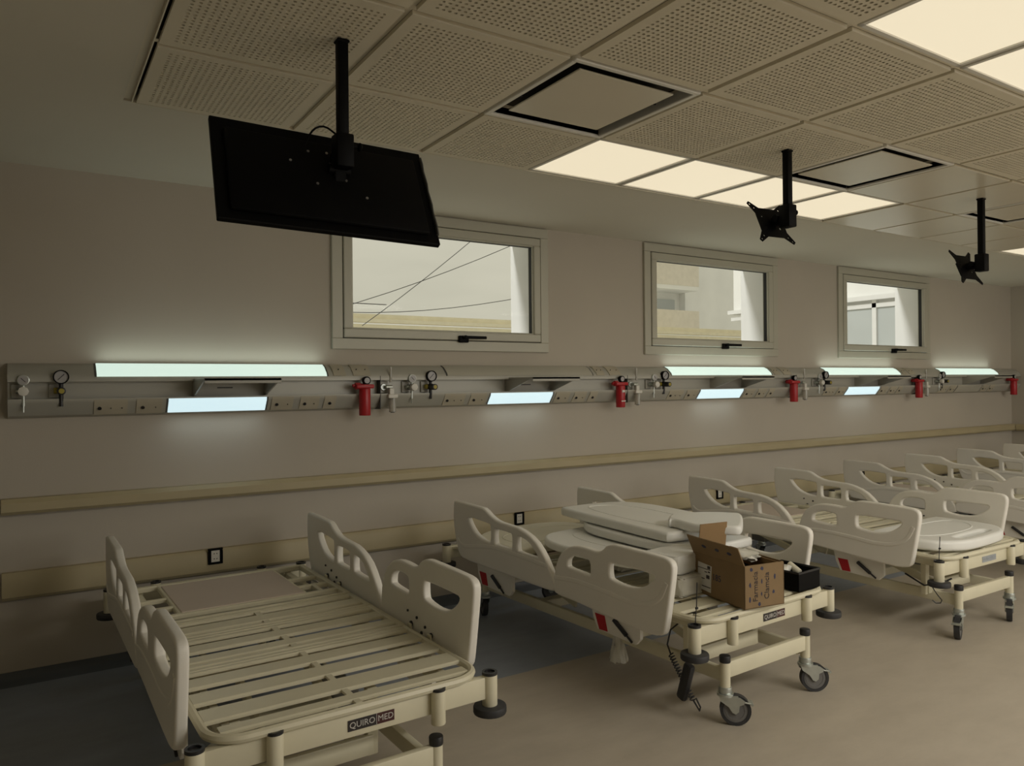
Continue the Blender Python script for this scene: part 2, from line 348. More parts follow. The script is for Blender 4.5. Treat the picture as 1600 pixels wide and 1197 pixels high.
# ceiling cassette units: black slot all round a smooth flat panel
def cassette(i, j, lab):
    t = thing('cassette_air_conditioner', lab, 'air conditioner', (i*TX+TX/2, (LY[j]+LY[j+1])/2, H), group='ceiling cassette units')
    A, B = TX/2-.004, TY/2-.004; w = .022; s = .050
    g = G()
    for x0, x1, y0, y1 in ((-A, A, -B, -B+w), (-A, A, B-w, B), (-A, -A+w, -B+w, B-w), (A-w, A, -B+w, B-w)): g.box(x0, x1, y0, y1, -.010, .03, bev=.003)
    g.build('frame', 'white', t)
    g = G()
    for x0, x1, y0, y1 in ((-A+w-.002, -A+w, -B+w, B-w), (A-w, A-w+.002, -B+w, B-w), (-A+w, A-w, -B+w-.002, -B+w), (-A+w, A-w, B-w, B-w+.002)): g.box(x0, x1, y0, y1, .0, .040)
    g.build('slot_wall', 'tile_smooth', t)
    G().box(-A+.01, A-.01, -B+.01, B-.01, .045, .05).build('air_slot', 'void', t)
    for sx, sy in ((0, -B+w+s/2), (0, B-w-s/2), (-A+w+s/2, .1), (A-w-s/2, -.1)):
        G().box(sx-.004, sx+.004, sy-.004, sy+.004, .006, .045).build('divider', 'cap', t)
    G().box(-A+w+s, A-w-s, -B+w+s, B-w-s, -.004, .003, bev=.002).box(-.1, .1, -.1, .1, .003, .046).build('cover_panel', 'tile_smooth', t)
cassette(2, 1, 'square ceiling air unit nearest the camera, right of the television')
cassette(5, 1, 'square ceiling air unit right of the middle bare bracket')
cassette(8, 1, 'far square ceiling air unit behind the rightmost bracket')

# windows
def window(k, x0, x1):
    w = struct(bpy.data.objects.new('window_%d' % k, None)); COL.objects.link(w); w.location = (x0, 0, WZ0)
    Wd, Hh = x1-x0, WZ1-WZ0
    def ring(g, a, b, y0, y1, bev=.003):
        g.box(a, Wd-a, y0, y1, a, b, bev=bev); g.box(a, Wd-a, y0, y1, Hh-b, Hh-a, bev=bev); g.box(a, b, y0, y1, b, Hh-b, bev=bev); g.box(Wd-b, Wd-a, y0, y1, b, Hh-b, bev=bev)
    g = G(); ring(g, 0.0, .066, -.020, .05); g.build('window_frame', 'winframe', w)
    g = G(); ring(g, .066, .0705, -.008, .03, 0); g.build('gasket', 'gasket', w)
    g = G(); ring(g, .0705, .125, -.026, .045, .005); ring(g, .118, .132, -.014, .04, .002); g.build('sash', 'winframe', w)
    g = G(); ring(g, .130, .1335, -.002, .03, 0); g.build('glazing_seal', 'gasket', w)
    G().box(.128, Wd-.128, .012, .018, .128, Hh-.128).build('pane', 'glass', w)
    hx = Wd*.52 + .06
    g = G(); g.box(hx-.035, hx+.035, -.048, -.022, .055, .10, bev=.006, seg=2); g.cyl((hx, -.07, .088), (hx, -.045, .088), .013); g.box(hx-.012, hx+.155, -.078, -.062, .078, .098, bev=.006, seg=2)
    g.build('handle', 'black', w)
    # outer reveal
    g = G(); g.box(-.01, 0.05, .05, .28, 0, Hh); g.box(Wd-.11, Wd+.01, .05, .30, 0, Hh); g.box(0, Wd, .05, .28, -.01, .1); g.box(0, Wd, .05, .28, Hh-.06, Hh+.01)
    g.build('outer_reveal', 'reveal', w)
for k, (a, b) in enumerate(WIN): window(k+1, a, b)

# handrail and lower wall guard
g = G()
def guard_profile(z0, z1, d):
    return [(0, z0), (-d*.75, z0), (-d, z0+.015), (-d, z1-.02), (-d*.7, z1), (0, z1)]
def wall_guard(name, z0, z1, d, lab, xa=-.455, xb=XR-.002):
    g = G().prism(guard_profile(z0, z1, d), frame4((0, 1, 0), (0, 0, 1), (1, 0, 0), (xa, 0, 0)), xb-xa); return g
o = struct(wall_guard('trim_1', .812, .886, .065, '').build('trim_1', 'bumper'))
o = struct(wall_guard('trim_2', .402, .532, .045, '').build('trim_2', 'bumper'))
g = G().prism(guard_profile(.812, .886, .065), frame4((-1, 0, 0), (0, 0, 1), (0, 1, 0), (XR, YB+.3, 0)), -YB-.36); 
for nm, z0, z1, d in (('trim_3', .812, .886, .065), ('trim_4', .402, .532, .045)):
    pr = [(-x, z) for x, z in guard_profile(z0, z1, d)]
    struct(G().prism(pr, frame4((-1, 0, 0), (0, 0, 1), (0, 1, 0), (XR, YB+.3, 0)), -YB-.37).build(nm, 'bumper'))
struct(G().prism([(0, 0), (-.075, 0), (-.07, .004), (-.03, .012), (-.012, .03), (-.008, .05), (0, .05)], frame4((0, 1, 0), (0, 0, 1), (1, 0, 0), (XL, 0, 0)), XR-XL).build('baseboard_back', 'cove'))
struct(G().prism([(0, 0), (.07, 0), (.03, .012), (.012, .03), (0, .08)], frame4((-1, 0, 0), (0, 0, 1), (0, 1, 0), (XR, YB+.2, 0)), -YB-.28).build('baseboard_right', 'cove'))
# black framed outlets on the lower guard
so = None
seat = ['above the head of the nearest bed', 'between first and second bed', 'behind the third bed', 'behind the fourth bed', 'at the head of the last bed']
for k in range(5):
    x = 0.505+1.965*k
    t = thing('wall_outlet', 'small outlet with black surround on lower wall guard, %s' % seat[k], 'outlet', (x, -.045, .497), group='black framed wall outlets')
    g = G()
    for a, b, c, d in ((-.038, .038, -.043, -.031), (-.038, .038, .031, .043), (-.038, -.022, -.031, .031), (.022, .038, -.031, .031)): g.box(a, b, -.012, 0, c, d, bev=.002)
    g.build('surround', 'black', t); G().box(-.022, .022, -.009, 0, -.031, .031, bev=.001).build('socket_face', 'white', t)
    g = G()
    for sz in (-.014, .014):
        g.cyl((-.007, -.0102, sz), (-.007, -.0085, sz), .003, n=8).cyl((.007, -.0102, sz), (.007, -.0085, sz), .003, n=8)
    g.build('socket_holes', 'cap', t)

# ------------------------------------------------------------------ bedhead supply trunking
HX0, HX1 = -.425, XR-.004
trk = thing('bedhead_supply_trunking', 'long grey wall trunking with lamps and sockets running above all the beds', 'wall trunking', (HX0, 0, 1.27))
def X(x): return x-HX0
FY = frame4((0, 1, 0), (0, 0, 1), (1, 0, 0), (0, 0, 0))
upper = [(0, .175), (-.105, .175), (-.105, .197), (-.095, .215), (-.055, .250), (-.02, .265), (0, .265)]
lower = [(0, .0), (-.015, 0.0), (-.055, .012), (-.100, .070), (-.105, .086), (-.105, .092), (0, .092)]
L = HX1-HX0
G().prism(upper, FY, L).build('upper_channel', 'alu', trk); G().prism(lower, FY, L).build('lower_channel', 'alu', trk)
G().box(0, L, -.055, 0, .092, .175).build('gas_channel', 'alu', trk)
def on_upper(x0, x1, lift, mtl, name, par=trk, t0=0.0, t1=1.0, shr=0.0):
    pts = [(-.105, .197), (-.095, .215), (-.055, .250), (-.02, .265)]
    pr = [(p[0]-lift*.6, p[1]+lift*.8) for p in pts]+[(-.018, .2505), (-.06, .225), (-.09, .197)]
    return G().prism(pr, frame4((0, 1, 0), (0, 0, 1), (1, 0, 0), (x0, 0, 0)), x1-x0).build(name, mtl, par)
def on_lower(x0, x1, lift, mtl, name, par=trk):
    pts = [(-.053, .012), (-.055, .0125), (-.099, .070)]
    pr = [(-.055-lift*.8, .013-lift*.6), (-.099-lift*.8, .070-lift*.6), (-.105-lift*.2, .085), (-.08, .080), (-.05, .03)]
    return G().prism(pr, frame4((0, 1, 0), (0, 0, 1), (1, 0, 0), (x0, 0, 0)), x1-x0).build(name, mtl, par)
def seam(x, up=True):
    (on_upper if up else on_lower)(X(x)-.004, X(x)+.004, .002, 'alu_dark', 'seam')
def sock(x0, x1, up, parts=2):
    o = (on_upper if up else on_lower)(X(x0), X(x1), .005, 'socket', 'socket_plate')
    # recessed pin holes
    n = max(1, round((x1-x0)/.05)); g = G()
    for k in range(n):
        cx = X(x0)+(k+.5)*(x1-x0)/n
        if up: c = Vector((cx, -.078, .2375)); d = Vector((0, -.66, .75))
        else: c = Vector((cx, -.084, .042)); d = Vector((0, -.8, -.6))
        g.cyl(c-d*.004, c+d*.0052, (.009 if not up else .003) if (k == 0) else .0025, n=10)
    g.build('pin_holes', 'cap', o)
    return o
for k in range(5):
    s = 1.965*k + (-.046*.98 if 0 else 0)
    x0 = -.055+1.957*k; x1 = x0+1.17
    seam(x0-.006); seam(x1+.006)
    lit = k != 1
    o = on_upper(X(x0), X(x1), .004, 'lamp_up' if lit else 'lamp_off', 'upper_lamp')
    if not lit: o['label'] = 'unlit upper lamp diffuser'
    y0 = .272+1.95*k; y1 = y0+.50
    if lit: area_light('upper_lamp_output', ((x0+x1)/2, -.058, 1.546), (PI, 0, 0), 1.15, .06, .5, (.86, 1.0, .92))
    if k < 4: area_light('reading_lamp_output', ((y0+y1)/2, -.085, 1.262), (0, 0, 0), .48, .05, .16, (.8, .95, 1.0))
    seam(y0-.006, False); seam(y1+.006, False)
    o = on_lower(X(y0), X(y1), .004, 'lamp_low' if k < 4 else 'lamp_off', 'reading_lamp')
    sock(y0-.34, y0-.19, False); sock(y0-.15, y0-.03, False); sock(y1+.03, y1+.15, False); sock(y1+.19, y1+.30, False)
    if k < 4: sock(y1+.33, y1+.40, False)
    if k < 4: sock(x1+.04, x1+.115, True); sock(x1+.16, x1+.27, True)
    # seams of the trunking modules
    if k < 4: G().box(X(x1+.33)-.002, X(x1+.33)+.002, -.1065, -.002, -.001, .2).build('seam', 'alu_dark', trk)

# pull-out shelves hung on the trunking
def shelf(k, lab):
    x = .40+1.965*k; t = thing('bracket_shelf', lab, 'shelf', (x, -.055, 1.36), group='grey bracket shelves under the wall lamps')
    G().box(-.005, .375, -.335, -.0, .083, .097, bev=.002).box(-.005, .375, -.335, -.327, .070, .097, bev=.002).build('shelf_board', 'shelf', t)
    for xx in (-.005, .367):
        G().prism([(0, .083), (-.30, .083), (-.04, .005), (0, .005)], frame4((0, 1, 0), (0, 0, 1), (1, 0, 0), (xx, 0, 0)), .008).build('side_bracket', 'shelf', t)
    G().box(0.0, .37, -.006, -.001, .006, .083).build('back_plate', 'shelf', t)
    G().box(.12, .20, -.0075, -.006, .045, .052).build('nameplate', 'alu_dark', t)
who = ['above the nearest bed, under the first lit lamp', 'below the unlit lamp', 'below the middle window', 'below the right window', 'last one by the far corner']
for k in range(5): shelf(k, 'grey sheet metal shelf %s' % who[k])

# gas devices plugged into the channel
bednm = ['first', 'second', 'third', 'fourth', 'fifth']
def vac_jar(k):
    x = 1.335+1.977*k
    t = thing('suction_jar', 'red suction jar with round gauge, %s from the left' % bednm[k], 'suction jar', (x, -.055, 1.27), group='red suction jars on the trunking')
    g = G(); g.cyl((0, -.075, -.035), (0, -.075, .125), .034, n=24, bev=.004); g.build('canister', 'red', t)
    g = G(); g.box(-.062, .05, -.108, -.042, .125, .150, bev=.008, seg=2).cyl((-.058, -.075, .14), (-.03, -.075, .14), .02, n=16).cyl((0, -.045, .14), (0, .0, .14), .016, n=14); g.build('cap', 'red', t)
    G().cyl((-.075, -.075, .142), (-.058, -.075, .142), .009, n=12).build('hose_nipple', 'red', t)
    d = G().cyl((0.012, -.085, .172), (0.012, -.06, .172), .024, n=24, bev=.002).cyl((0.012, -.07, .15), (0.012, -.07, .16), .006).build('gauge', 'black', t)
    G().cyl((0.012, -.0862, .172), (0.012, -.084, .172), .017, n=20).build('dial', 'gauge_face', d)
    if k == 1:
        G().box(-.012, .012, -.1105, -.1085, .075, .092).build('sticker', 'white', t); G().box(-.02, .02, -.1105, -.1085, .008, .016).build('sticker', 'white', t)
def flowmeter(k):
    x = 1.50+1.977*k
    t = thing('oxygen_flowmeter', 'white oxygen flowmeter with humidifier beside red jar, %s from the left' % bednm[k], 'flowmeter', (x, -.055, 1.27), group='white flowmeters on the trunking')
    g = G(); g.box(-.045, .01, -.012, 0, .095, .165, bev=.002); g.build('wall_outlet_plate', 'shelf', t)
    g = G(); g.cyl((-.025, -.03, .132), (-.025, 0, .132), .018, n=14).cyl((-.02, -.05, .132), (.02, -.05, .132), .012, n=14); g.build('adaptor', 'zinc', t)
    G().cyl((.012, -.05, .16), (.012, -.05, .255), .008, n=12).build('flow_tube', 'clear', t)
    g = G(); g.box(-.002, .028, -.068, -.034, .075, .125, bev=.003).box(-.012, .05, -.075, -.03, .065, .088, bev=.005, seg=2); g.build('cup_head', 'white', t)
    g = G(); g.cyl((.022, -.052, -.02), (.022, -.052, .065), .022, n=20); g.build('humidifier_cup', 'clear', t)
    G().cyl((.012, -.052, -.005), (.012, -.052, .065), .005, n=8).build('dip_tube', 'white', t)
    G().cyl((.022, -.052, -.024), (.022, -.052, -.012), .012, n=12).build('base_plug', 'cap', t)
def regulator_small(k):
    x = -.362+2.015*k
    t = thing('vacuum_regulator', 'vacuum regulator with clear gauge and white knob, %s from the left' % bednm[k], 'regulator', (x, -.055, 1.27), group='white knobbed vacuum regulators')
    G().box(-.05, .005, -.012, 0, .097, .165, bev=.002).build('wall_outlet_plate', 'shelf', t)
    G().cyl((0, -.06, .13), (0, 0, .13), .017, n=14).cyl((0, -.045, .06), (0, -.045, .16), .008, n=12).cyl((-.03, -.03, .132), (0, -.03, .132), .012, n=12).build('valve_body', 'zinc', t)
    G().cyl((0, -.092, .130), (0, -.062, .130), .023, n=8, bev=.003).build('knob', 'white', t)
    d = G().cyl((0, -.062, .183), (0, -.042, .183), .026, n=24, bev=.002).build('gauge', 'zinc', t)
    G().cyl((0, -.0632, .183), (0, -.0615, .183), .022, n=20).build('dial', 'gauge_face', d); G().box(-.013, .013, -.0642, -.0632, .1815, .1845, M4=Matrix.Translation((0, 0, .183)) @ Matrix.Rotation(.8, 4, 'Y') @ Matrix.Translation((0, 0, -.183))).build('needle', 'cap', d)
    G().cyl((0, -.045, .03), (0, -.045, .062), .004, n=8).build('hose_nipple', 'zinc', t)
def regulator_big(k):
    x = -.208+1.99*k
    t = thing('air_regulator', 'pressure regulator with large black gauge and yellow tipped knob, %s from the left' % bednm[k], 'regulator', (x, -.055, 1.27), group='black gauged air regulators')
    G().box(-.05, .012, -.012, 0, .097, .165, bev=.002).build('wall_outlet_plate', 'shelf', t)
    G().cyl((-.03, -.03, .132), (0, -.03, .132), .014, n=14).build('union_nut', 'yellow', t)
    G().cyl((0, -.06, .132), (0, 0, .132), .017, n=14).cyl((0, -.045, .08), (0, -.045, .17), .010, n=12).build('valve_body', 'cap', t)
    kb = G().cyl((0, -.112, .130), (0, -.06, .130), .019, n=16, bev=.002).build('knob', 'cap', t)
    G().cyl((0, -.1135, .130), (0, -.1115, .130), .012, n=16).build('knob_tip', 'yellow', kb)
    d = G().pipe((0, -.07, .198), (0, -.042, .198), .034, .029, n=28).cyl((0, -.062, .198), (0, -.042, .198), .030, n=28).build('gauge', 'black', t)
    G().cyl((0, -.0645, .198), (0, -.0622, .198), .029, n=24).build('dial', 'gauge_face', d); G().box(-.02, .02, -.066, -.0645, .1965, .1995, M4=Matrix.Translation((0, 0, .198)) @ Matrix.Rotation(-.8, 4, 'Y') @ Matrix.Translation((0, 0, -.198))).build('needle', 'cap', d)
    G().cyl((0, -.045, .055), (0, -.045, .082), .009, n=8).build('hose_nipple', 'cap', t)
for k in range(5): regulator_small(k); regulator_big(k)
for k in range(4): vac_jar(k); flowmeter(k)
vac_jar(4)

# ------------------------------------------------------------------ beds (local: x across, y from foot towards head, z up)
RZ = frame4((0, 1, 0), (0, 0, 1), (1, 0, 0), (0, 0, 0))          # (s,z) plane -> bed, thickness along u
def make_side_rail_meshes():
    hd = [(1.828, .60), (1.823, .716), (1.80, .722), (1.53, .718), (1.49, .715), (1.43, .683), (1.36, .662), (1.25, .658), (1.15, .655), (1.03, .619), (.95, .555), (.895, .48), (.862, .43), (.856, .40), (.875, .384), (.95, .380), (1.40, .386), (1.72, .390), (1.765, .41), (1.80, .48)]
    h1 = [(1.675, .648), (1.44, .636), (1.43, .628), (1.43, .54), (1.44, .532), (1.50, .535), (1.58, .556), (1.64, .60)]
    h2 = [(1.385, .618), (1.235, .616), (1.225, .606), (1.225, .54), (1.235, .530), (1.375, .531), (1.388, .54), (1.39, .605)]
    h3 = [(1.17, .610), (1.11, .604), (1.065, .588), (1.03, .56), (.995, .53), (1.01, .526), (1.165, .529), (1.177, .54), (1.18, .60)]
    ft = [(.870, .40), (.868, .46), (.858, .53), (.82, .60), (.765, .64), (.70, .659), (.62, .661), (.545, .655), (.51, .672), (.49, .692), (.45, .707), (.40, .709), (.15, .706), (.105, .700), (.085, .68), (.086, .64), (.105, .53), (.125, .42), (.135, .385), (.165, .368), (.24, .360), (.52, .376), (.72, .390), (.83, .392)]
    f1 = [(.755, .590), (.71, .610), (.65, .612), (.61, .607), (.598, .597), (.596, .545), (.606, .536), (.70, .541), (.757, .545), (.766, .555)]
    f2 = [(.455, .622), (.20, .622), (.185, .612), (.21, .585), (.25, .558), (.30, .541), (.37, .536), (.45, .545), (.466, .556), (.468, .61)]
    out = []
    for nm, o, hs, rel in (('h', hd, (h1, h2, h3), [(1.78, .50), (1.72, .47), (1.60, .485), (1.40, .512), (1.10, .508), (.93, .50)]), ('f', ft, (f1, f2), [(.86, .475), (.70, .49), (.50, .485), (.36, .475), (.24, .487), (.16, .53), (.12, .60)])):
        g = G().mesh(plate(smooth_poly(o, 1), [smooth_poly(h, 1) for h in hs], .036, .010, 3), RZ)
        # moulded ridge on both faces
        ctrl = [Vector((0, a, b)) for a, b in rel]; pts = []
        for i in range(len(ctrl)-1):
            p0 = ctrl[max(i-1, 0)]; p1 = ctrl[i]; p2 = ctrl[i+1]; p3 = ctrl[min(i+2, len(ctrl)-1)]
            for q in range(5):
                t = q/5; pts.append(.5*((2*p1)+(p2-p0)*t+(2*p0-5*p1+4*p2-p3)*t*t+(-p0+3*p1-3*p2+p3)*t**3))
        pts.append(ctrl[-1])
        for sx in (-1,): g.tube([p+Vector((sx*.0175, 0, 0)) for p in pts], .0045, n=8, flat=.012)
        out.append(g.data('side_rail', 'rail', 30))
    return out
RAIL_H, RAIL_F = make_side_rail_meshes()
def slat_mesh(x0, x1, y0, y1, z):
    # pressed flat slat with rolled down edges
    d = .006; pr = [(y0, -.011), (y0+.001, -.004), (y0+d, 0), (y1-d, 0), (y1-.001, -.004), (y1, -.011), (y1-.004, -.011), (y1-d-.002, -.004), (y0+d+.002, -.004), (y0+.004, -.011)]
    return G().prism(pr, frame4((0, 1, 0), (0, 0, 1), (1, 0, 0), (x0, 0, z)), x1-x0).data('slat', 'frame')
ZP = .452
def make_bed():
    t = thing('hospital_bed', '', 'bed')
    # ---- mattress platform in four sections
    def rim(name, y0, y1, round_foot=False, hw=.432):
        g = G()
        if round_foot:
            pts = [(-hw, y1)]
            for k in range(9):
                a = PI+k*PI/16; pts.append((-hw+.10+.10*math.cos(a), y0+.10+.10*math.sin(a)))
            for k in range(9):
                a = 3*PI/2+k*PI/16; pts.append((hw-.10+.10*math.cos(a), y0+.10+.10*math.sin(a)))
            pts.append((hw, y1)); pts.append((hw, y1))
            g.tube([(x, y, ZP-.013) for x, y in pts[:-1]], .014, n=8, flat=.014)
            g.box(-hw+.01, hw-.01, y1-.028, y1-.004, ZP-.026, ZP-.001, bev=.004)
        else:
            for s in (-1, 1): g.box(s*hw-.014, s*hw+.014, y0, y1, ZP-.027, ZP, bev=.005, seg=2)
            g.box(-hw, hw, y0+.002, y0+.026, ZP-.027, ZP-.001, bev=.004); g.box(-hw, hw, y1-.026, y1-.002, ZP-.027, ZP-.001, bev=.004)
        g.build(name, 'frame', t)
    rim('leg_section_frame', -.022, .572, True); rim('seat_section_frame', .576, .918); rim('thigh_section_frame', .922, 1.150)
    def slats(edges, y_last=None):
        for a, b in edges: link('slat', slat_mesh(-.422, .422, a, b, ZP-.002), t)
    slats([(.112, .212), (.257, .352), (.396, .482), (.522, .548), (.628, .696), (.740, .822), (.862, .894), (.976, 1.066), (1.108, 1.127)])
    # foot slat is narrower because of the rounded corners
    link('slat', slat_mesh(-.40, .40, .016, .068, ZP-.002), t)
    g = G(); g.box(-.012, .012, -.008, .56, ZP-.012, ZP-.0035, bev=.002); g.box(-.012, .012, .59, .90, ZP-.012, ZP-.0035); g.box(-.012, .012, .94, 1.13, ZP-.012, ZP-.0035); g.build('spine', 'frame', t)
    # head section: frame, side ladders and a laminate centre panel
    rim('backrest_frame', 1.162, 1.84)
    g = G(); g.box(-.43, .43, 1.262, 1.292, ZP-.024, ZP-.002, bev=.004)
    for s in (-1, 1):
        g.box(s*.27-.012, s*.27+.012, 1.29, 1.82, ZP-.024, ZP-.002, bev=.004); g.box(min(s*.27, s*.43), max(s*.27, s*.43), 1.40, 1.43, ZP-.024, ZP-.003, bev=.004)
        g.box(min(s*.27, s*.43), max(s*.27, s*.43), 1.56, 1.585, ZP-.024, ZP-.003, bev=.004); g.box(s*.35-.010, s*.35+.010, 1.29, 1.41, ZP-.024, ZP-.003, bev=.003)
    g.build('backrest_ladder', 'frame', t)
    G().box(-.268, .268, 1.284, 1.79, ZP-.006, ZP+.002, bev=.002).build('backrest_panel', 'xray', t)
    # ---- intermediate frame
    g = G()
    for s in (-1, 1): g.box(s*.36-.015, s*.36+.015, .02, 1.92, ZP-.075, ZP-.030, bev=.004)
    g.box(-.36, .36, .60, .64, ZP-.07, ZP-.032, bev=.004); g.box(-.36, .36, 1.15, 1.19, ZP-.07, ZP-.032, bev=.004)
    g.build('platform_subframe', 'frame', t)
    for y, nm in ((0.0, 'foot_crossbar'), (1.95, 'head_crossbar')):
        d = 1 if y == 0 else -1
        G().box(-.46, .46, y-.014, y+.014, .350, .424, bev=.004, seg=2).build(nm, 'frame', t)
        # gussets from the crossbar ends back to the subframe
        for s in (-1, 1):
            g = G().prism([(s*.45, y+d*.012), (s*.34, y+d*.012), (s*.34, y+d*.13)][::1], frame4((1, 0, 0), (0, 1, 0), (0, 0, 1), (0, 0, .405)), .012); g.build('gusset', 'frame', t)
            tb = G().cyl((s*.472, y-d*.004, .324), (s*.472, y-d*.004, .430), .026, n=24, bev=.002).build('corner_tube', 'frame', t)
            G().pipe((s*.472, y-d*.004, .428), (s*.472, y-d*.004, .438), .0265, .018, n=22).cyl((s*.472, y-d*.004, .427), (s*.472, y-d*.004, .432), .0185, n=18).build('tube_collar', 'cap', tb)
            G().cyl((s*.472, y-d*.004, .297), (s*.472, y-d*.004, .325), .057, n=28, bev=.006).build('bumper_roller', 'rubber', tb)
            tb = G().cyl((s*.262, y-d*.026, .322), (s*.262, y-d*.026, .432), .0235, n=22, bev=.002).build('socket_tube', 'frame', t)
            G().pipe((s*.262, y-d*.026, .430), (s*.262, y-d*.026, .439), .0242, .016, n=20).cyl((s*.262, y-d*.026, .429), (s*.262, y-d*.026, .433), .0165, n=16).build('tube_collar', 'cap', tb)
    # name badge on the foot crossbar
    bd = G().box(-.040, .052, -.0165, -.0142, .370, .403).build('name_badge', 'badge', t)
    G().box(.053, .112, -.0165, -.0142, .370, .403).build('badge_half', 'badge_red', bd)
    FB = frame4((1, 0, 0), (0, 0, 1), (0, -1, 0), (0, 0, 0))
    G().mesh(text_mesh('QUIRO', .0262), Matrix.Translation((.006, -.0168, .3865)) @ FB).build('lettering', 'badge_txt', bd)
    G().mesh(text_mesh('MED', .0262), Matrix.Translation((.0825, -.0168, .3865)) @ FB).box(.0518, .0532, -.0168, -.015, .368, .405).build('lettering', 'badge_txt', bd)
    # ---- wheeled chassis
    CO = -.025
    for y, nm in ((-.02, 'chassis_foot_beam'), (1.78, 'chassis_head_beam')):
        G().box(CO-.276, CO+.276, y-.013, y+.013, .190, .256, bev=.004, seg=2).build(nm, 'frame', t)
        for s in (-1, 1):
            ps = G().cyl((CO+s*.281, y, .150), (CO+s*.281, y, .256), .0215, n=22).build('post', 'frame', t)
            G().cyl((CO+s*.281, y, .254), (CO+s*.281, y, .284), .0235, n=20, bev=.005).build('post_cap', 'cap', ps)
    for s in (-1, 1):
        G().box(CO+s*.262-.014, CO+s*.262+.014, .0, 1.77, .165, .222, bev=.004, seg=2).build('chassis_side_beam', 'frame', t)
    for yy in (.60, 1.25): G().box(CO-.262, CO+.262, yy, yy+.06, .16, .21, bev=.004).build('chassis_crosstie', 'frame', t)
    # lifting gear
    for ux in (-.335, .105): G().box(ux-.019, ux+.019, .135, .165, .20, .42, bev=.003).build('lift_column', 'frame', t)
    G().box(-.335, .105, .128, .150, .205, .270, bev=.004, seg=2).build('lift_crossbeam', 'frame', t)
    for y0, y1 in ((.15, .75), (1.05, 1.62)):
        for ux in (-.20, .05):
            p0 = Vector((ux, y0, .23)); p1 = Vector((ux, y1, .40 if y0 < 1 else .39)); B = basis(p0, p1)
            G().box(-.009, .009, -.022, .022, 0, (p1-p0).length, bev=.003, M4=B).build('lift_arm', 'frame', t)
    g = G(); g.cyl((.12, .55, .30), (.12, .95, .335), .022, n=14).box(.07, .17, .40, .56, .255, .33, bev=.012, seg=2); g.build('actuator', 'motor', t)
    g = G(); g.cyl((-.10, 1.05, .33), (-.10, 1.45, .30), .022, n=14).box(-.15, -.05, 1.42, 1.58, .25, .33, bev=.012, seg=2); g.build('actuator', 'motor', t)
    # ---- side rails and their brackets
    for s in (-1, 1):
        for nm, me, yb in (('upper_side_rail', RAIL_H, 1.42), ('lower_side_rail', RAIL_F, .50)):
            r = link(nm, me, t, (s*.482, 0, 0)); r.scale = (1 if s < 0 else 1, 1, 1)
            if s > 0: r.scale = (-1, 1, 1)
            si = s
            g = G()
            for dy in (-.09, .09): g.cyl((0, yb+dy, .30), (0, yb+dy, .43), .010, n=10, M4=Matrix.Translation((-si*.030*s*s, 0, 0))) if 0 else g.box(-.052*1, -.022*1, yb+dy-.012, yb+dy+.012, .30, .46, bev=.003)
            br = g.build('rail_link', 'zinc', r) if False else None
        for yb, y0, y1 in ((1.42, 1.30, 1.66), (.48, .33, .66)):
            g = G(); q = [(y1, .405), (y1-.02, .31), (y1-.05, .258), (y0+.03, .250), (y0, .28), (y0, .405)]
            bk = G().prism(q, frame4((0, 1, 0), (0, 0, 1), (1, 0, 0), (s*.435-.009, 0, 0)), .018).build('rail_bracket', 'rail', t)
            xx = s*.4455
            G().prism([(y1-.035, .330), (y1-.100, .330), (y1-.120, .262), (y1-.065, .260)], frame4((0, 1, 0), (0, 0, 1), (1, 0, 0), (xx-.0015, 0, 0)), .003).build('red_sticker', 'redlabel', bk)
            p0 = Vector((xx+s*.006, y1-.17, .330)); p1 = Vector((xx+s*.006, y1-.25, .280))
            G().cyl(p0, p1, .010, n=10).cyl(p1, p1+(p1-p0)*.45, .005, n=8).build('damper', 'cap', bk)
            # bolts on the inner face of the rail
            g = G()
            for dy, dz, rr in ((-.03, .47, .006), (.04, .49, .006), (-.08, .45, .011), (.09, .455, .011), (-.05, .425, .012), (.0, .44, .007), (.12, .50, .005)):
                g.cyl((s*.466, yb+dy, dz), (s*.459, yb+dy, dz), rr, n=10)
            g.build('rail_bolts', 'cap', t)
            G().box(s*.452-.004, s*.452+.004, yb-.10, yb-.07, .40, .46, bev=.002).box(s*.452-.004, s*.452+.004, yb+.07, yb+.10, .40, .46, bev=.002).build('rail_hinge', 'frame', t)
    # ---- casters
    fork = G(); fork.cyl((0, 0, .128), (0, 0, .156), .027, n=20, bev=.003).cyl((0, 0, .119), (0, 0, .13), .034, n=20)
    for sy in (-1, 1):
        M4 = frame4((1, 0, 0), (0, 0, 1), (0, 1, 0), (0, sy*.021-.0015, 0))
        fork.prism([(-.028, .122), (.030, .124), (.058, .118), (.078, .104), (.072, .092), (.055, .085), (.052, .060), (.040, .050), (.026, .056), (.012, .078), (-.020, .100)], M4, .003)
    fork.box(-.028, .05, -.021, .021, .118, .123)
    me_fork = fork.data('caster', 'zinc')
    wheel = G(); 
    prof = [(.0625, -.010), (.0625, .010), (.058, .0155), (.052, .0165), (.050, .0125), (.020, .0135), (.018, .018), (0.0, .018)]
    me_tyre = G().pipe((.040, -.0145, .0625), (.040, .0145, .0625), .0625, .0495, n=32).data('tyre', 'rubber')
    me_whl = G().cyl((.040, -.012, .0625), (.040, .012, .0625), .050, n=28).cyl((.040, -.018, .0625), (.040, .018, .0625), .017, n=16).pipe((.040, -.0135, .0625), (.040, .0135, .0625), .043, .036, n=28).data('wheel', 'wheelgrey')
    me_brk = G().box(.045, .112, -.020, .020, .101, .107, bev=.002, M4=Matrix.Translation((.045, 0, .104)) @ Matrix.Rotation(.18, 4, 'Y') @ Matrix.Translation((-.045, 0, -.104))).cyl((.105, -.024, .092), (.105, .024, .092), .005, n=8).data('brake_pedal', 'zinc')
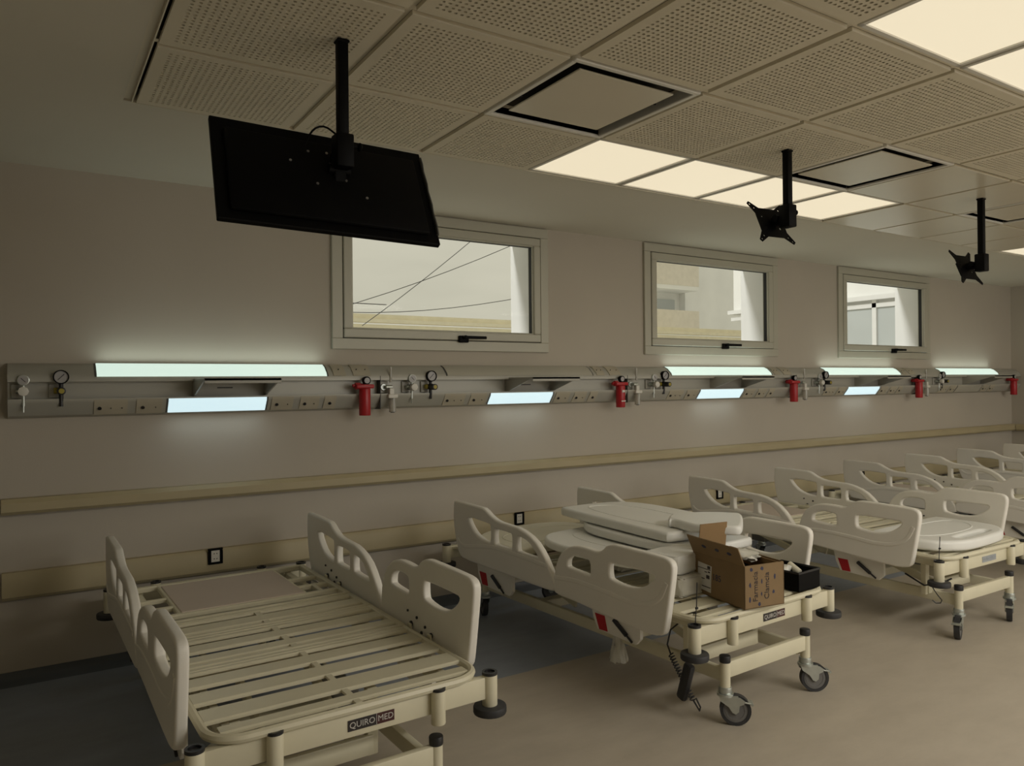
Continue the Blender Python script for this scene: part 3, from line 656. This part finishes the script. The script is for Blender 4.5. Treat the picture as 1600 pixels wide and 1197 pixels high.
    for y in (-.02, 1.78):
        for s in (-1, 1):
            c = link('caster', me_fork, t, (CO+s*.281, y, 0), (0, 0, 0)); link('wheel', me_whl, c); link('tyre', me_tyre, c); link('brake_pedal', me_brk, c)
    return t
bed0 = make_bed()
BEDS = [(.503, -2.163, .025, (.15, .35, .9, 1.8)), (2.385, -2.165, .051, (-.80, -.62, 1.2, 2.2)), (4.275, -2.160, -.006, (3.50, 3.55, .7, 1.0)), (6.19, -2.15, .0, (1.7, 1.2, .5, 2.0)), (8.09, -2.15, .005, (.3, 1.9, .6, 1.0))]
LAB = ['nearest hospital bed, bare slatted platform, leftmost in the row', 'second hospital bed from the left, with cardboard box and stacked boards on it', 'third hospital bed from the left, a loose white board on its foot end',
       'fourth hospital bed from the left, partly hidden behind the third', 'farthest hospital bed by the right wall, cut off by the frame']
beds = [bed0]+[copy_tree(bed0) for _ in range(4)]
kids = {}
for c in COL.objects:
    if c.parent: kids.setdefault(c.parent.name, []).append(c)
DZ = {0: {('lower', 1): .028, ('upper', 1): .010}, 1: {('lower', -1): -.018}}
for k, (b, (x, y, r, cs)) in enumerate(zip(beds, BEDS)):
    b.location = (x, y, 0); b.rotation_euler = (0, 0, r); b['label'] = LAB[k]; b['group'] = 'hospital beds in a row along the window wall'
    ca = [c for c in kids[b.name] if c.name.startswith('caster')]
    for c, a in zip(sorted(ca, key=lambda o: (round(o.location.y, 2), o.location.x)), cs): c.rotation_euler = (0, 0, a)
    for c in kids[b.name]:
        for (nm, s), dz in DZ.get(k, {}).items():
            if c.name.startswith(nm+'_side_rail') and c.location.x*s > 0: c.location.z = dz
    if k == 2:      # this bed carries a pale grey badge
        for c in kids[b.name]:
            if c.name.startswith('name_badge'):
                c.data = c.data.copy(); c.data.materials[0] = M['grey_label']; c['label'] = 'pale grey name badge'
                for d in kids[c.name]:
                    d.data = d.data.copy(); d.data.materials[0] = M['grey_label']
def bedpt(k, u, s, z):
    x, y, r, _ = BEDS[k]; return Vector((x+u*math.cos(r)-s*math.sin(r), y+u*math.sin(r)+s*math.cos(r), z))
def bedM(k, u, s, z, rz=0, rx=0, ry=0):
    p = bedpt(k, u, s, z); return p, (rx, ry, BEDS[k][2]+rz)

# ------------------------------------------------------------------ loose boards (removable head / foot boards)
def board_mesh(w, d, th, holes=True, recess=True, m='board', name='panel'):
    o = [(-w/2+.03, -d/2), (w/2-.03, -d/2), (w/2, -d/2+.03), (w/2, d/2-.20), (w/2-.04, d/2-.10), (w/2-.14, d/2-.03), (w*.2, d/2), (-w*.2, d/2), (-w/2+.14, d/2-.03), (-w/2+.04, d/2-.10), (-w/2, d/2-.20), (-w/2, -d/2+.03)]
    hs = []
    if holes: hs = [smooth_poly([(-.17, d/2-.115), (.17, d/2-.115), (.20, d/2-.09), (.17, d/2-.065), (-.17, d/2-.065), (-.20, d/2-.09)], 2)]
    g = G().mesh(plate(smooth_poly(o, 2), hs, th, th*.32, 3))
    return g
def board(k, name, lab, u, s, z, w, d, th, rz, rx=0, ry=0, holes=True, m='board', pegs=True, ridge=True):
    p, r = bedM(k, u, s, z+th/2, rz, rx, ry)
    t = thing(name, lab, 'bed board', p); t.rotation_euler = r
    board_mesh(w, d, th, holes).build('panel', m, t)
    if ridge:
        g = G(); pts = [(-w/2+.09, -d/2+.09), (-w/2+.09, d/2-.26), (-w*.25, d/2-.17), (0, d/2-.15), (w*.25, d/2-.17), (w/2-.09, d/2-.26), (w/2-.09, -d/2+.09)]
        q = smooth_poly(pts, 2)
        g.tube([(x, y, th/2-.002) for x, y in q], .006, n=6, closed=True, flat=.005); g.build('moulded_ridge', m, t)
    if pegs:
        for sx in (-.26, .26):
            pg = G().cyl((sx, -d/2-.10, 0), (sx, -d/2+.03, 0), .014, n=14).build('mounting_peg', 'frame', t)
            G().cyl((sx, -d/2-.115, 0), (sx, -d/2-.099, 0), .015, n=14).build('peg_tip', 'cap', pg)
    return t
board(1, 'bed_board', 'cream board lying flat at the head end of the second bed', .0, 1.60, .458, .80, .56, .045, 0.06, holes=False, m='board_cream', pegs=False)
board(1, 'bed_board', 'white board lower in the pile on the second bed, black tipped pegs showing', -.12, .80, .540, .92, .50, .045, PI/2+.06, holes=False, pegs=True)
board(1, 'bed_board', 'white board in the middle of the pile on the second bed', .12, .78, .592, .92, .50, .045, PI/2-.04, holes=False, pegs=False)
board(1, 'bed_board', 'topmost long white board of the pile on the second bed', .18, .90, .642, .94, .54, .050, -PI/2-.09, holes=False, pegs=False)
board(2, 'bed_board', 'loose white board lying across the foot end of the third bed', -.01, .22, .462, .84, .50, .060, PI+.06, holes=True, pegs=True)
board(1, 'bed_board', 'shorter white board set askew on the foot end of the pile, behind the cardboard box', .135, .45, .693, .40, .36, .046, .66, holes=False, pegs=False, ridge=False)
# packs of foam and polythene that carry the pile
def lumpy_pack(k, name, lab, cat, u, s, z, w, d, h, mtl, rz=0, amp=.006, group=None):
    b = bmesh.new(); bmesh.ops.create_cube(b, size=1.0); bmesh.ops.bevel(b, geom=b.edges[:], offset=.12, segments=2, affect='EDGES', profile=.6)
    bmesh.ops.subdivide_edges(b, edges=b.edges[:], cuts=2, use_grid_fill=True)
    for v in b.verts:
        v.co.x *= w; v.co.y *= d; v.co.z *= h; v.co += Vector((random.uniform(-amp, amp), random.uniform(-amp, amp), random.uniform(-amp, amp)*.6 if v.co.z > 0 else 0))
    g = G(); g._merge(b); p, r = bedM(k, u, s, z+h/2, rz); o = g.build(name, mtl, None, p, r, angle=60); tag(o, lab, cat, group); return o
lumpy_pack(1, 'foam_packet', 'white polythene wrapped packet under the front of the board pile, second bed', 'package', -.16, .335, .455, .27, .20, .090, 'film', .05)
lumpy_pack(1, 'foam_packet', 'polythene wrapped packet supporting the middle of the board pile', 'package', .02, .86, .455, .40, .26, .085, 'film', .02)
o = lumpy_pack(1, 'foam_packet', 'flattened white packet on top of the small wrapped packet, second bed', 'package', -.13, .38, .545, .30, .20, .085, 'board', .1, amp=.003)

# ------------------------------------------------------------------ cardboard box on the second bed
bw, bl, bh = .215, .345, .183
p, r = bedM(1, -.062, .105, .456, -.20)
bx = thing('cardboard_box', 'open brown cardboard box with handwriting standing on the second bed', 'box', p); bx.rotation_euler = r
th = .004
g = G(); g.box(-bw/2, bw/2, -bl/2, bl/2, 0, th)
g.box(-bw/2, -bw/2+th, -bl/2, bl/2, 0, bh).box(bw/2-th, bw/2, -bl/2, bl/2, 0, bh).box(-bw/2, bw/2, -bl/2, -bl/2+th, 0, bh).box(-bw/2, bw/2, bl/2-th, bl/2, 0, bh); g.build('carton', 'card', bx)
def flap(name, hinge, axis, ang, length, width, mtl='card'):
    # hinge: centre point on the rim, axis 'x' or 'y' along the hinge, ang from straight up outward
    if axis == 'y': B = Matrix.Translation(hinge) @ Matrix.Rotation(ang, 4, 'Y')
    else: B = Matrix.Translation(hinge) @ Matrix.Rotation(-ang, 4, 'X')
    g = G()
    if axis == 'y': g.box(-th/2, th/2, -width/2, width/2, 0, length, M4=B)
    else: g.box(-width/2, width/2, -th/2, th/2, 0, length, M4=B)
    return g.build(name, mtl, bx), B
fl, FBm = flap('flap', (-bw/2, 0, bh), 'y', -.42, .085, bl)
flap('flap', (bw/2-.016, 0, bh-.004), 'y', PI, .085, bl-.02, 'card_in')
flap('flap', (0, bl/2, bh), 'x', -.12, .12, bw-.06, 'card_in')
flap('flap', (0, -bl/2+.016, bh-.004), 'x', PI, .07, bw-.02, 'card_in')
# stamps, handwriting and label on the carton
FR = frame4((0, 0, 1), (-1, 0, 0), (0, -1, 0), (0, 0, 0))          # text running up the short face
def short(txt, sz, u, z, m='marker'):
    G().mesh(text_mesh(txt, sz), Matrix.Translation((u, -bl/2-.0006, z)) @ FR).build('handwriting', m, bx)
short('Farmacia', .036, -.050, .092); short('Clamcia', .036, .012, .090)
for u, z, w_, h_ in ((-.072, .165, .018, .02), (-.079, .10, .014, .026), (-.08, .04, .014, .03), (-.014, .165, .018, .02), (-.016, .112, .009, .024), (-.017, .058, .010, .02), (-.03, .016, .02, .018), (.055, .125, .012, .032), (.048, .06, .016, .022)):
    pts = [(u+w_/2*math.cos(a)*random.uniform(.6, 1), z+h_/2*math.sin(a)*random.uniform(.6, 1)) for a in [k*PI/5 for k in range(10)]]
    G().prism(pts, frame4((1, 0, 0), (0, 0, 1), (0, -1, 0), (0, -bl/2, 0)), .0006).build('stamp_mark', 'ink', bx)
FLs = frame4((0, -1, 0), (0, 0, 1), (-1, 0, 0), (0, 0, 0))         # text on the long left face
lb = G().box(-bw/2-.001, -bw/2, .045, .140, .020, .140, M4=Matrix.Translation((0, .10, .07)) @ Matrix.Rotation(.06, 4, 'X') @ Matrix.Translation((0, -.10, -.07))).build('shipping_label', 'paper', bx)
g = G()
for z0, z1, y0, y1 in ((.116, .119, .048, .137), (.121, .134, .050, .070), (.104, .110, .052, .066), (.102, .106, .072, .090), (.076, .092, .056, .078), (.070, .074, .09, .132), (.046, .060, .112, .134), (.036, .040, .05, .11)):
    g.box(-bw/2-.0018, -bw/2-.0009, y0, y1, z0, z1)
g.build('label_print', 'marker', lb)
G().mesh(text_mesh('185', .040), Matrix.Translation((-bw/2-.0006, .008, .092)) @ FLs).build('printed_number', 'ink', bx)
for y in (-.10, -.02, .07):
    pts = [(.018*math.cos(a)*random.uniform(.6, 1), .008*math.sin(a)) for a in [k*PI/4 for k in range(8)]]
    G().prism(pts, FBm @ frame4((0, 1, 0), (0, 0, 1), (-1, 0, 0), (-.0021, y, .045)), .0006).build('stamp_mark', 'ink', bx)
# bag and dark contents
def blob(name, lab, cat, loc, sc, mtl, amp=.25, sub=2, rot=None):
    b = bmesh.new(); bmesh.ops.create_icosphere(b, subdivisions=sub, radius=1)
    for v in b.verts: v.co *= 1+random.uniform(-amp, amp)
    b.transform(Matrix.Diagonal((*sc, 1))); g = G(); g._merge(b); o = g.build(name, mtl, None, loc, rot, angle=70); tag(o, lab, cat); return o
blob('plastic_bag', 'crumpled white plastic bag puffing out of the cardboard box', 'bag', bedpt(1, -.03, .10, .640), (.062, .075, .024), 'film', .22, 3)
blob('black_bag', 'black plastic bag filling the cardboard box', 'bag', bedpt(1, -.062, .105, .545), (.072, .115, .068), 'black', .06, 3)

# black tray with odds and ends, at the right of the box
p, r = bedM(1, .30, .085, .4545, .02)
tr = thing('black_tray', 'open black plastic bin on the foot end of the second bed', 'bin', p); tr.rotation_euler = r
g = G(); a, b, h = .085, .10, .088
g.box(-a, a, -b, b, 0, .004).box(-a, -a+.004, -b, b, 0, h).box(a-.004, a, -b, b, 0, h).box(-a, a, -b, -b+.004, 0, h).box(-a, a, b-.004, b, 0, h)
g.build('bin_body', 'black', tr)
G().box(-a-.003, a+.003, -b-.003, -b+.005, h-.008, h).box(-a-.003, a+.003, b-.005, b+.003, h-.008, h).box(-a-.003, -a+.005, -b, b, h-.008, h).box(a-.005, a+.003, -b, b, h-.008, h).build('bin_rim', 'cap', tr)
blob('crumpled_wrapper', 'crumpled white wrapper in the black bin', 'wrapper', bedpt(1, .26, .10, .53), (.04, .045, .026), 'film', .3, 2)
o = G().cyl((0, 0, 0), (0, .06, .03), .016, n=14, bev=.003).build('small_roll', 'board_cream', None, bedpt(1, .325, .05, .515)); tag(o, 'small beige roll lying in the black bin', 'roll')

# cable ties sticking up from corner tubes
for k, ht, lab in ((1, .17, 'thin black cable tie standing in corner tube of the second bed'), (2, .13, 'thin black cable tie on the foot corner of the third bed')):
    p = bedpt(k, -.458, .004, .432)
    g = G().tube([(0, 0, -.03 if k == 1 else -.10), (.002, .0, .03), (.010, .002, .07), (.012, .0, ht)], .0022, n=6).box(.004, .014, -.004, .004, .062, .070)
    tag(g.build('cable_tie', 'cap', None, p), lab, 'cable tie')
# handset and coiled cables hanging on the second bed
def coil(p0, p1, R_, turns, r, wob=0.0, n=14):
    p0 = Vector(p0); p1 = Vector(p1); B = basis(p0, p1); L = (p1-p0).length; pts = []
    for i in range(int(turns*n)+1):
        t = i/(turns*n); a = 2*PI*turns*t; pts.append(B @ Vector((R_*math.cos(a), R_*math.sin(a), L*t)))
    return pts
hs = thing('hand_control', 'black hand control with coiled cable hanging at the side of the second bed', 'hand control', bedpt(1, -.385, .14, 0))
G().box(-.016, .016, -.024, .024, -.085, .085, bev=.012, seg=2, M4=Matrix.Translation((-.012, -.03, .155)) @ Matrix.Rotation(.30, 4, 'X')).build('handset', 'cap', hs)
G().tube(coil((0.0, .07, .24), (0.0, -.06, .085), .011, 16, .003), .003, n=5).build('coiled_cable', 'rubber', hs)
G().tube([(0, .07, .24), (.01, .10, .27), (.03, .10, .33), (.06, .08, .36)], .004, n=6).tube([(0, -.06, .085), (-.004, -.10, .055), (-.01, -.11, .075), (-.004, -.08, .10)], .004, n=6).build('cable_end', 'cap', hs)
hs2 = thing('hanging_cable', 'black cable loop under the foot of the third bed', 'cable', bedpt(2, -.36, .05, 0))
G().tube([(0, .2, .30), (-.02, .08, .26), (.02, .0, .285), (.06, -.03, .31)], .005, n=6).tube([(0, .05, .265), (.012, .04, .235), (.025, .025, .205), (.032, .01, .185), (.028, .015, .168), (.015, .035, .165), (.008, .05, .18)], .003, n=6).build('cable', 'cap', hs2)
# polythene wraps dangling below the bed frames
def dangling(k, u, s, z, h, rr, lab):
    b = bmesh.new(); bmesh.ops.create_cone(b, cap_ends=True, segments=12, radius1=rr, radius2=rr*.45, depth=h); bmesh.ops.subdivide_edges(b, edges=b.edges[:], cuts=2, use_grid_fill=True)
    for v in b.verts: v.co += Vector((random.uniform(-.006, .006), random.uniform(-.006, .006), random.uniform(-.004, .004)))
    g = G(); g._merge(b); tag(g.build('polythene_wrap', 'film', None, bedpt(k, u, s, z), angle=70), lab, 'plastic wrap')
dangling(1, -.30, .62, .135, .12, .045, 'crumpled polythene wrap hanging from the chassis of the second bed')

# ------------------------------------------------------------------ television and brackets on ceiling poles
def tilt_frame(c, yaw, tilt, roll=0):
    U = Vector((math.cos(yaw), math.sin(yaw), 0)); N = Vector((-math.sin(yaw), math.cos(yaw), 0))
    V = Vector((0, 0, 1))*math.cos(tilt)+N*math.sin(tilt)
    U2 = U*math.cos(roll)+V*math.sin(roll); V2 = -U*math.sin(roll)+V*math.cos(roll); Nn = U2.cross(V2)
    return frame4(U2, V2, Nn, c)
def mount(x, y, zb, yaw, tilt, lab, pc=None, tv=False):
    t = thing('television_bracket', lab, 'bracket', (x, y, zb), group=None if tv else 'bare television brackets')
    Lp = H-.008-zb
    G().box(-.0165, .0165, -.0165, .0165, 0, Lp, bev=.004, seg=2).build('pole', 'black', t)
    G().box(-.020, .020, -.020, .020, Lp-.010, Lp-.001, bev=.003).build('ceiling_plate', 'black', t)
    G().box(-.028, .028, -.030, .030, -.07, .035, bev=.006, seg=2).build('clamp', 'black', t)
    kn = G().cyl((.028, 0, .005), (.048, 0, .005), .005, n=8).sphere((.056, 0, .005), .014, (.6, 1, 1)).build('clamp_knob', 'black', t)
    c = Vector(pc) if pc else Vector((-.012, .085, -.035)); F = tilt_frame(c, yaw, tilt)
    g = G(); pl = []
    for a, b in ((1, 1), (-1, 1), (-1, -1), (1, -1)):
        pass
    o = []
    q = [(1, 1), (-1, 1), (-1, -1), (1, -1)]
    for i, (sx, sy) in enumerate(q):
        tip = Vector((sx*.108, sy*.108)); d = Vector((sx, sy)).normalized(); n_ = Vector((-d.y, d.x))
        seq = [tip-d*.06-n_*.022, tip-n_*.009, tip+n_*.009, tip-d*.06+n_*.022]
        o += [tuple(v) for v in seq]
    holes = []
    for sx, sy in q:
        for rr in (.098, .078): 
            cx, cy = sx*rr, sy*rr; holes.append([(cx+.0045*math.cos(a), cy+.0045*math.sin(a)) for a in [k*PI/3 for k in range(6)]])
        holes.append([(sx*.045+.006*math.cos(a), sy*.030+.006*math.sin(a)) for a in [k*PI/3 for k in range(6)]])
    G().mesh(plate(o, holes, .004, .0008, 0), F).build('spider_plate', 'black', t)
    G().box(-.03, .03, -.045, .045, -.035, -.002, bev=.004, M4=F).cyl(Vector((-.035, c.y*.55, c.z*.6)), Vector((.035, c.y*.55, c.z*.6)), .016, n=14).box(-.02, .02, .02, c.y, min(c.z, -.04)-.01, -.01, bev=.004).build('tilt_joint', 'black', t)
    g = G()
    for a, b in ((-.012, .03), (.012, -.03), (-.02, -.01), (.02, .02)): g.cyl(F @ Vector((a, b, -.036)), F @ Vector((a, b, -.031)), .005, n=8)
    g.build('bolt_heads', 'screw', t)
    return t
tvC = Vector((.464, -2.049, 2.054))
mount(.495, -2.092, 2.165, -.019, .496, 'black ceiling pole and bracket carrying the television', (tvC.x-.495, tvC.y+2.092+.02, tvC.z-2.165), tv=True)
mount(2.66, -2.087, 2.205, -.10, .42, 'bare black television bracket on a pole before the lit panels')
mount(4.465, -2.077, 2.130, -.05, .38, 'rightmost bare black television bracket on a ceiling pole')
tv = thing('television', 'black flat television hanging from the ceiling, seen from behind', 'television', tvC)
Ftv = tilt_frame(Vector((0, 0, 0)), -.019, .496, -.03)
w2, h2 = .3455, .1987
# local z points towards the camera side (back of the set)
G().box(-w2, w2, -h2, h2, -.014, .006, bev=.003, M4=Ftv).build('screen_panel', 'black', tv)
G().box(-w2+.035, w2-.035, -h2+.03, h2-.05, .004, .022, bev=.012, seg=2, M4=Ftv).build('rear_housing', 'black', tv)
g = G()
for a, b in ((-.06, .10), (.0, .105), (.06, .085), (-.12, .05), (.005, .06), (.05, .0), (-.045, -.03), (.11, -.06)): g.cyl(Ftv @ Vector((a, b, .020)), Ftv @ Vector((a, b, .0245)), .0045, n=8)
g.build('screws', 'screw', tv)
g = G(); g.tube([Ftv @ Vector((w2-.004, h2-.03-i*.03, .008+.003*math.sin(i*2.1))) for i in range(12)], .004, n=6, flat=.011); g.build('film_strip', 'alu_dark', tv)
pts = [(-.015+.04, 0.01, .215)]
cb = G().tube([(.392, -2.03, 2.165), (.402, -2.05, 2.195), (.410, -2.057, 2.208), (.420, -2.06, 2.218), (.432, -2.06, 2.2245), (.445, -2.06, 2.227), (.458, -2.06, 2.2245), (.472, -2.062, 2.216), (.486, -2.068, 2.204), (.492, -2.075, 2.19)], .0032, n=7)
tag(cb.build('power_cable', 'black', None), 'thin black cable arching over the top edge of the television', 'cable')

# ------------------------------------------------------------------ outside
def outside():
    t = thing('parapet_building', 'low beige building with banded parapet outside the left and middle windows', 'building', (12, 12, 0))
    G().box(-12, 7.3, 0, 3, -2, 2.66).build('wall', 'beige_ext', t)
    G().box(-12, 7.4, -.12, 3, 2.66, 2.80).build('cornice', 'beige_ext', t); G().box(-12, 7.4, -.2, 0, 2.84, 2.92).build('cornice', 'beige_ext', t)
    G().box(-12, 7.4, -.08, 0, 2.92, 3.04).build('parapet_cap', 'beige_ext', t)
    G().cyl((-6.05, .3, 2.5), (-6.05, .3, 3.45), .02, n=8).box(-6.4, -5.2, .29, .31, 3.30, 3.32).build('aerial_mast', 'wire', t)
    b = thing('party_wall_building', 'tall grey stained building seen through the middle window', 'building', (20.4, 16, 0))
    G().box(0, 9, 0, 6, -2, 14).build('wall', 'ext_wall', b)
    G().box(-3.2, 0, .3, 6, -2, 14).build('side_wing', 'ext_wall', b)
    for z in (3.0, 4.75, 6.8):
        f = G().box(-3.2, -.02, -.7, .3, z, z+.18).build('balcony_slab', 'ext_wall', b); G().box(-3.2, -.02, -.72, -.64, z+.15, z+1.0).build('balcony_front', 'ext_tan', b)
    for x in (-2.6, -1.2): G().box(x, x+.9, .24, .30, 3.3, 4.5).build('window_pane', 'ext_glass', b)
    c = thing('glazed_annex', 'white annex with large framed panes seen through the right window', 'building', (14.0, 3.2, 0))
    G().box(.1, 5, 0, 5, -2, 1.0).build('wall', 'ext_wall', c)
    G().box(.1, 5, 0, 5, 3.05, 7).build('upper_wall', 'ext_wall', c)
    G().box(-.12, 5, -.1, 5, 3.03, 3.12).build('soffit', 'ext_white', c)
    G().box(0, .12, 0, 5, 2.88, 2.97).build('head_rail', 'ext_white', c)
    for y in (0.06, 1.28, 2.50, 3.72): G().box(0, .12, y, y+.09, .9, 3.04).build('mullion', 'ext_white', c)
    for y in (.15, 1.37, 2.59): G().box(.05, .07, y, y+1.13, 1.0, 2.88).build('pane', 'ext_glass', c)
    for lab, pts in (('overhead wire crossing the left window from lower left to upper right', [(4.2, 9.0, 2.75), (6.6, 9.0, 3.50), (9.6, 9.0, 4.97)]), ('steeper overhead wire crossing the other wire in the left window', [(4.9, 9.0, 2.52), (6.4, 9.0, 3.58), (8.3, 9.0, 5.2)]), ('low sagging overhead wire above the parapet outside the left window', [(4.6, 9, 2.76), (6.6, 9, 2.78), (9.4, 9, 3.45)])):
        q = []
        for i in range(9):
            s = i/8; a, b2, c2 = [Vector(p) for p in pts]; q.append(a*(1-s)**2+b2*2*s*(1-s)+c2*s*s)
        o = G().tube(q, .0075, n=5).build('overhead_wire', 'wire'); tag(o, lab, 'wire')
outside()
